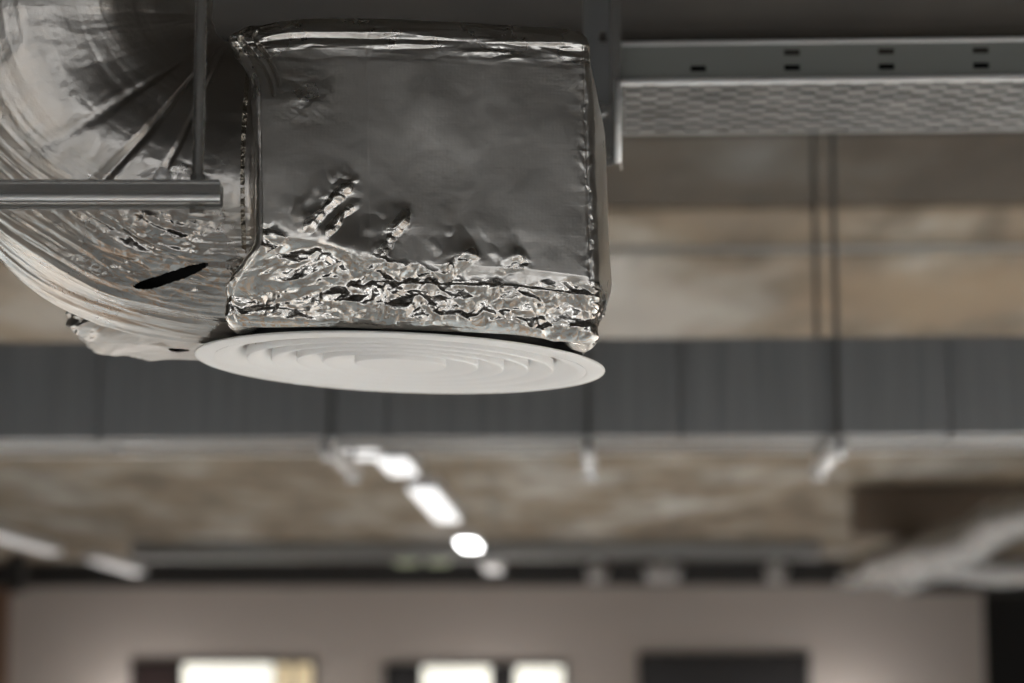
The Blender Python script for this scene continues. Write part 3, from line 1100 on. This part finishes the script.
# ================================================================== FAR SERVICES
def far_bar(name, x0, x1, ya, yb, Y, depth, m, label, cat, bev=.02):
    a = PY(x0, yb, Y); b = PY(x1, ya, Y)
    bm = bmesh.new(); box(bm, 0, b.x - a.x, 0, depth, 0, b.z - a.z, bev)
    # stiffening seams
    n = max(2, int((b.x - a.x) / 1.2))
    for k in range(1, n):
        xx = (b.x - a.x) * k / n
        box(bm, xx - .02, xx + .02, -.015, depth + .01, -.012, b.z - a.z + .0, .004)
    o = obj(name, bm, m, None, False, (a.x, Y, a.z))
    return tag(o, label, cat)


far_bar('air_duct', 130, 822, 542, 559, 30.6, .5, M['galv'], 'long slim grey duct under the far end of the slab', 'duct')
far_bar('downstand_beam', -60, 1100, 560, 586, 34.6, .5, M['frame'], 'long dark beam above the pale far wall', 'beam')
for px, w_, lab in ((597, 20, 'small pale fitting on the dark beam, nearest the receding row of lamps'), (663, 34, 'widest pale fitting on the dark far beam, middle of three'),
                    (776, 20, 'pale fitting on the dark far beam, rightmost of three')):
    c = PY(px, 574, 34.2)
    bm = bmesh.new()
    wv = w_ / 2400 * 34.2
    r_ = bmesh.ops.create_cone(bm, cap_ends=True, segments=24, radius1=wv * .45, radius2=wv * .6, depth=.22)
    r2 = bmesh.ops.create_cone(bm, cap_ends=True, segments=24, radius1=wv * .3, radius2=wv * .3, depth=.3)
    bmesh.ops.translate(bm, verts=r2['verts'], vec=(0, 0, .2))
    tag(obj('ceiling_spotlight', bm, M['lamp_body'], None, True, c), lab, 'lamp', 'fittings on the far beam')
c = PY(418, 559, 31.4)
bm = bmesh.new()
for k in range(2):
    box(bm, k * .42 - .3, k * .42 + .0, -.05, .05, -.08, .08, .02)
tag(obj('exit_lamp', bm, M['green_spot'], None, False, c), 'faint pale green double lamp left of the brightest row lamp', 'lamp')

# foil ducts in the far right
def far_foil(pts, r, label, seed, nm='flexible_duct'):
    pts = [PY(*p) for p in pts]
    base = pts[0].copy()
    # smooth path
    n = 90
    P_ = [pts[0]] + pts + [pts[-1]]
    path = []
    for i in range(1, len(P_) - 2):
        p0, p1, p2, p3 = P_[i - 1:i + 3]
        for k in range(n // (len(pts) - 1)):
            t = k / (n // (len(pts) - 1))
            path.append(.5 * (2 * p1 + (p2 - p0) * t + (2 * p0 - 5 * p1 + 4 * p2 - p3) * t * t + (3 * p1 - p0 - 3 * p2 + p3) * t ** 3))
    path.append(pts[-1])
    rng = np.random.default_rng(seed)
    rr = [r * (1 + .10 * (i % 2) + .10 * rng.random()) for i in range(len(path))]
    bm = bmesh.new(); tube(bm, [p - base for p in path], r, 28, True, rr)
    for v in bm.verts:
        v.co += Vector(rng.normal(0, r * .035, 3))
    return tag(obj(nm, bm, M['foil_far'], None, True, base), label, 'duct')


far_foil([(1080, 500, 19), (1012, 516, 20), (975, 540, 21.2), (925, 552, 22.4), (880, 566, 24.5)], .17, 'crumpled foil flexible duct rising to the right edge of the picture', 3)
far_foil([(1090, 566, 27), (1000, 570, 28), (940, 566, 28.6), (900, 580, 29.2)], .16, 'lower crumpled foil flexible duct at far right above the black opening', 4)
far_foil([(935, 545, 27), (900, 560, 27.5), (862, 572, 28), (850, 576, 28.5)], .14, 'short foil flexible duct end above the right part of the far wall', 5)
far_bar('service_duct', 855, 1075, 486, 534, 23.2, .5, mat('brown_service_duct', (.10, .075, .055), 0, .8), 'dark brown boxed duct under the slab at far right', 'duct')
far_bar('ceiling_beam', 905, 1100, 583, 592, 30, .4, M['black'], 'black beam above the black opening at far right', 'beam')
far_bar('column', 6, 22, 552, 592, 30, .3, M['frame'], 'short dark post at the far left edge above the brown panel', 'post')

# ================================================================== LIGHT
def area(name, loc, rot, sx, sy_, power, col=(1, 1, 1), spread=PI):
    l = bpy.data.lights.new(name, 'AREA')
    l.shape = 'RECTANGLE'
    l.size, l.size_y = sx, sy_
    l.energy = power
    l.color = col
    l.spread = spread
    o = bpy.data.objects.new(name, l)
    COL.objects.link(o)
    o.location = loc
    o.rotation_euler = rot
    return o


# daylight from three unseen windows, added for glints in the foil
for a, b in wins:
    area('added_window_light', ((a + b) / 2, Y0 - .1, (wz0 + wz1) / 2), (PI / 2, 0, 0), b - a, wz1 - wz0, 48, (.98, .99, 1))
# added unseen overhead lights that brighten the floor
for (x, y, ln, p) in ((-4.6, -4.5, 4, 330), (5.0, -4.5, 4, 330), (-5.0, 7, 4, 330), (3.6, 5.2, 4, 640), (-5.5, 12.5, 4, 280), (4.0, 13.5, 4, 280),
                      (4, 17, 5, 330), (-6, 18, 5, 300), (0, 24, 4, 300), (3, 30, 4, 200), (-5, 30, 4, 180)):
    area('added_floor_light', (x, y, CEIL - (.62 if y < 0 else .35)), (0, 0, 0), .2, ln, p, (.92, .97, 1), 2.2)
# wall washers low on the far wall
for px, pw in ((135, 62), (300, 14), (492, 44), (845, 46)):
    c = PY(px, 738, Y1 - .7)
    l = bpy.data.lights.new('wall_light', 'POINT'); l.energy = pw; l.shadow_soft_size = .15; l.color = (1, .93, .88)
    o = bpy.data.objects.new('wall_light', l); COL.objects.link(o); o.location = c

w = bpy.data.worlds.new('world')
S.world = w
w.use_nodes = True
w.node_tree.nodes['Background'].inputs[0].default_value = (.95, .97, 1, 1)
w.node_tree.nodes['Background'].inputs[1].default_value = .35

S.view_settings.view_transform = 'Standard'
S.view_settings.look = 'None'
S.view_settings.gamma = 1
S.view_settings.use_curve_mapping = False
S.view_settings.exposure = 0.0
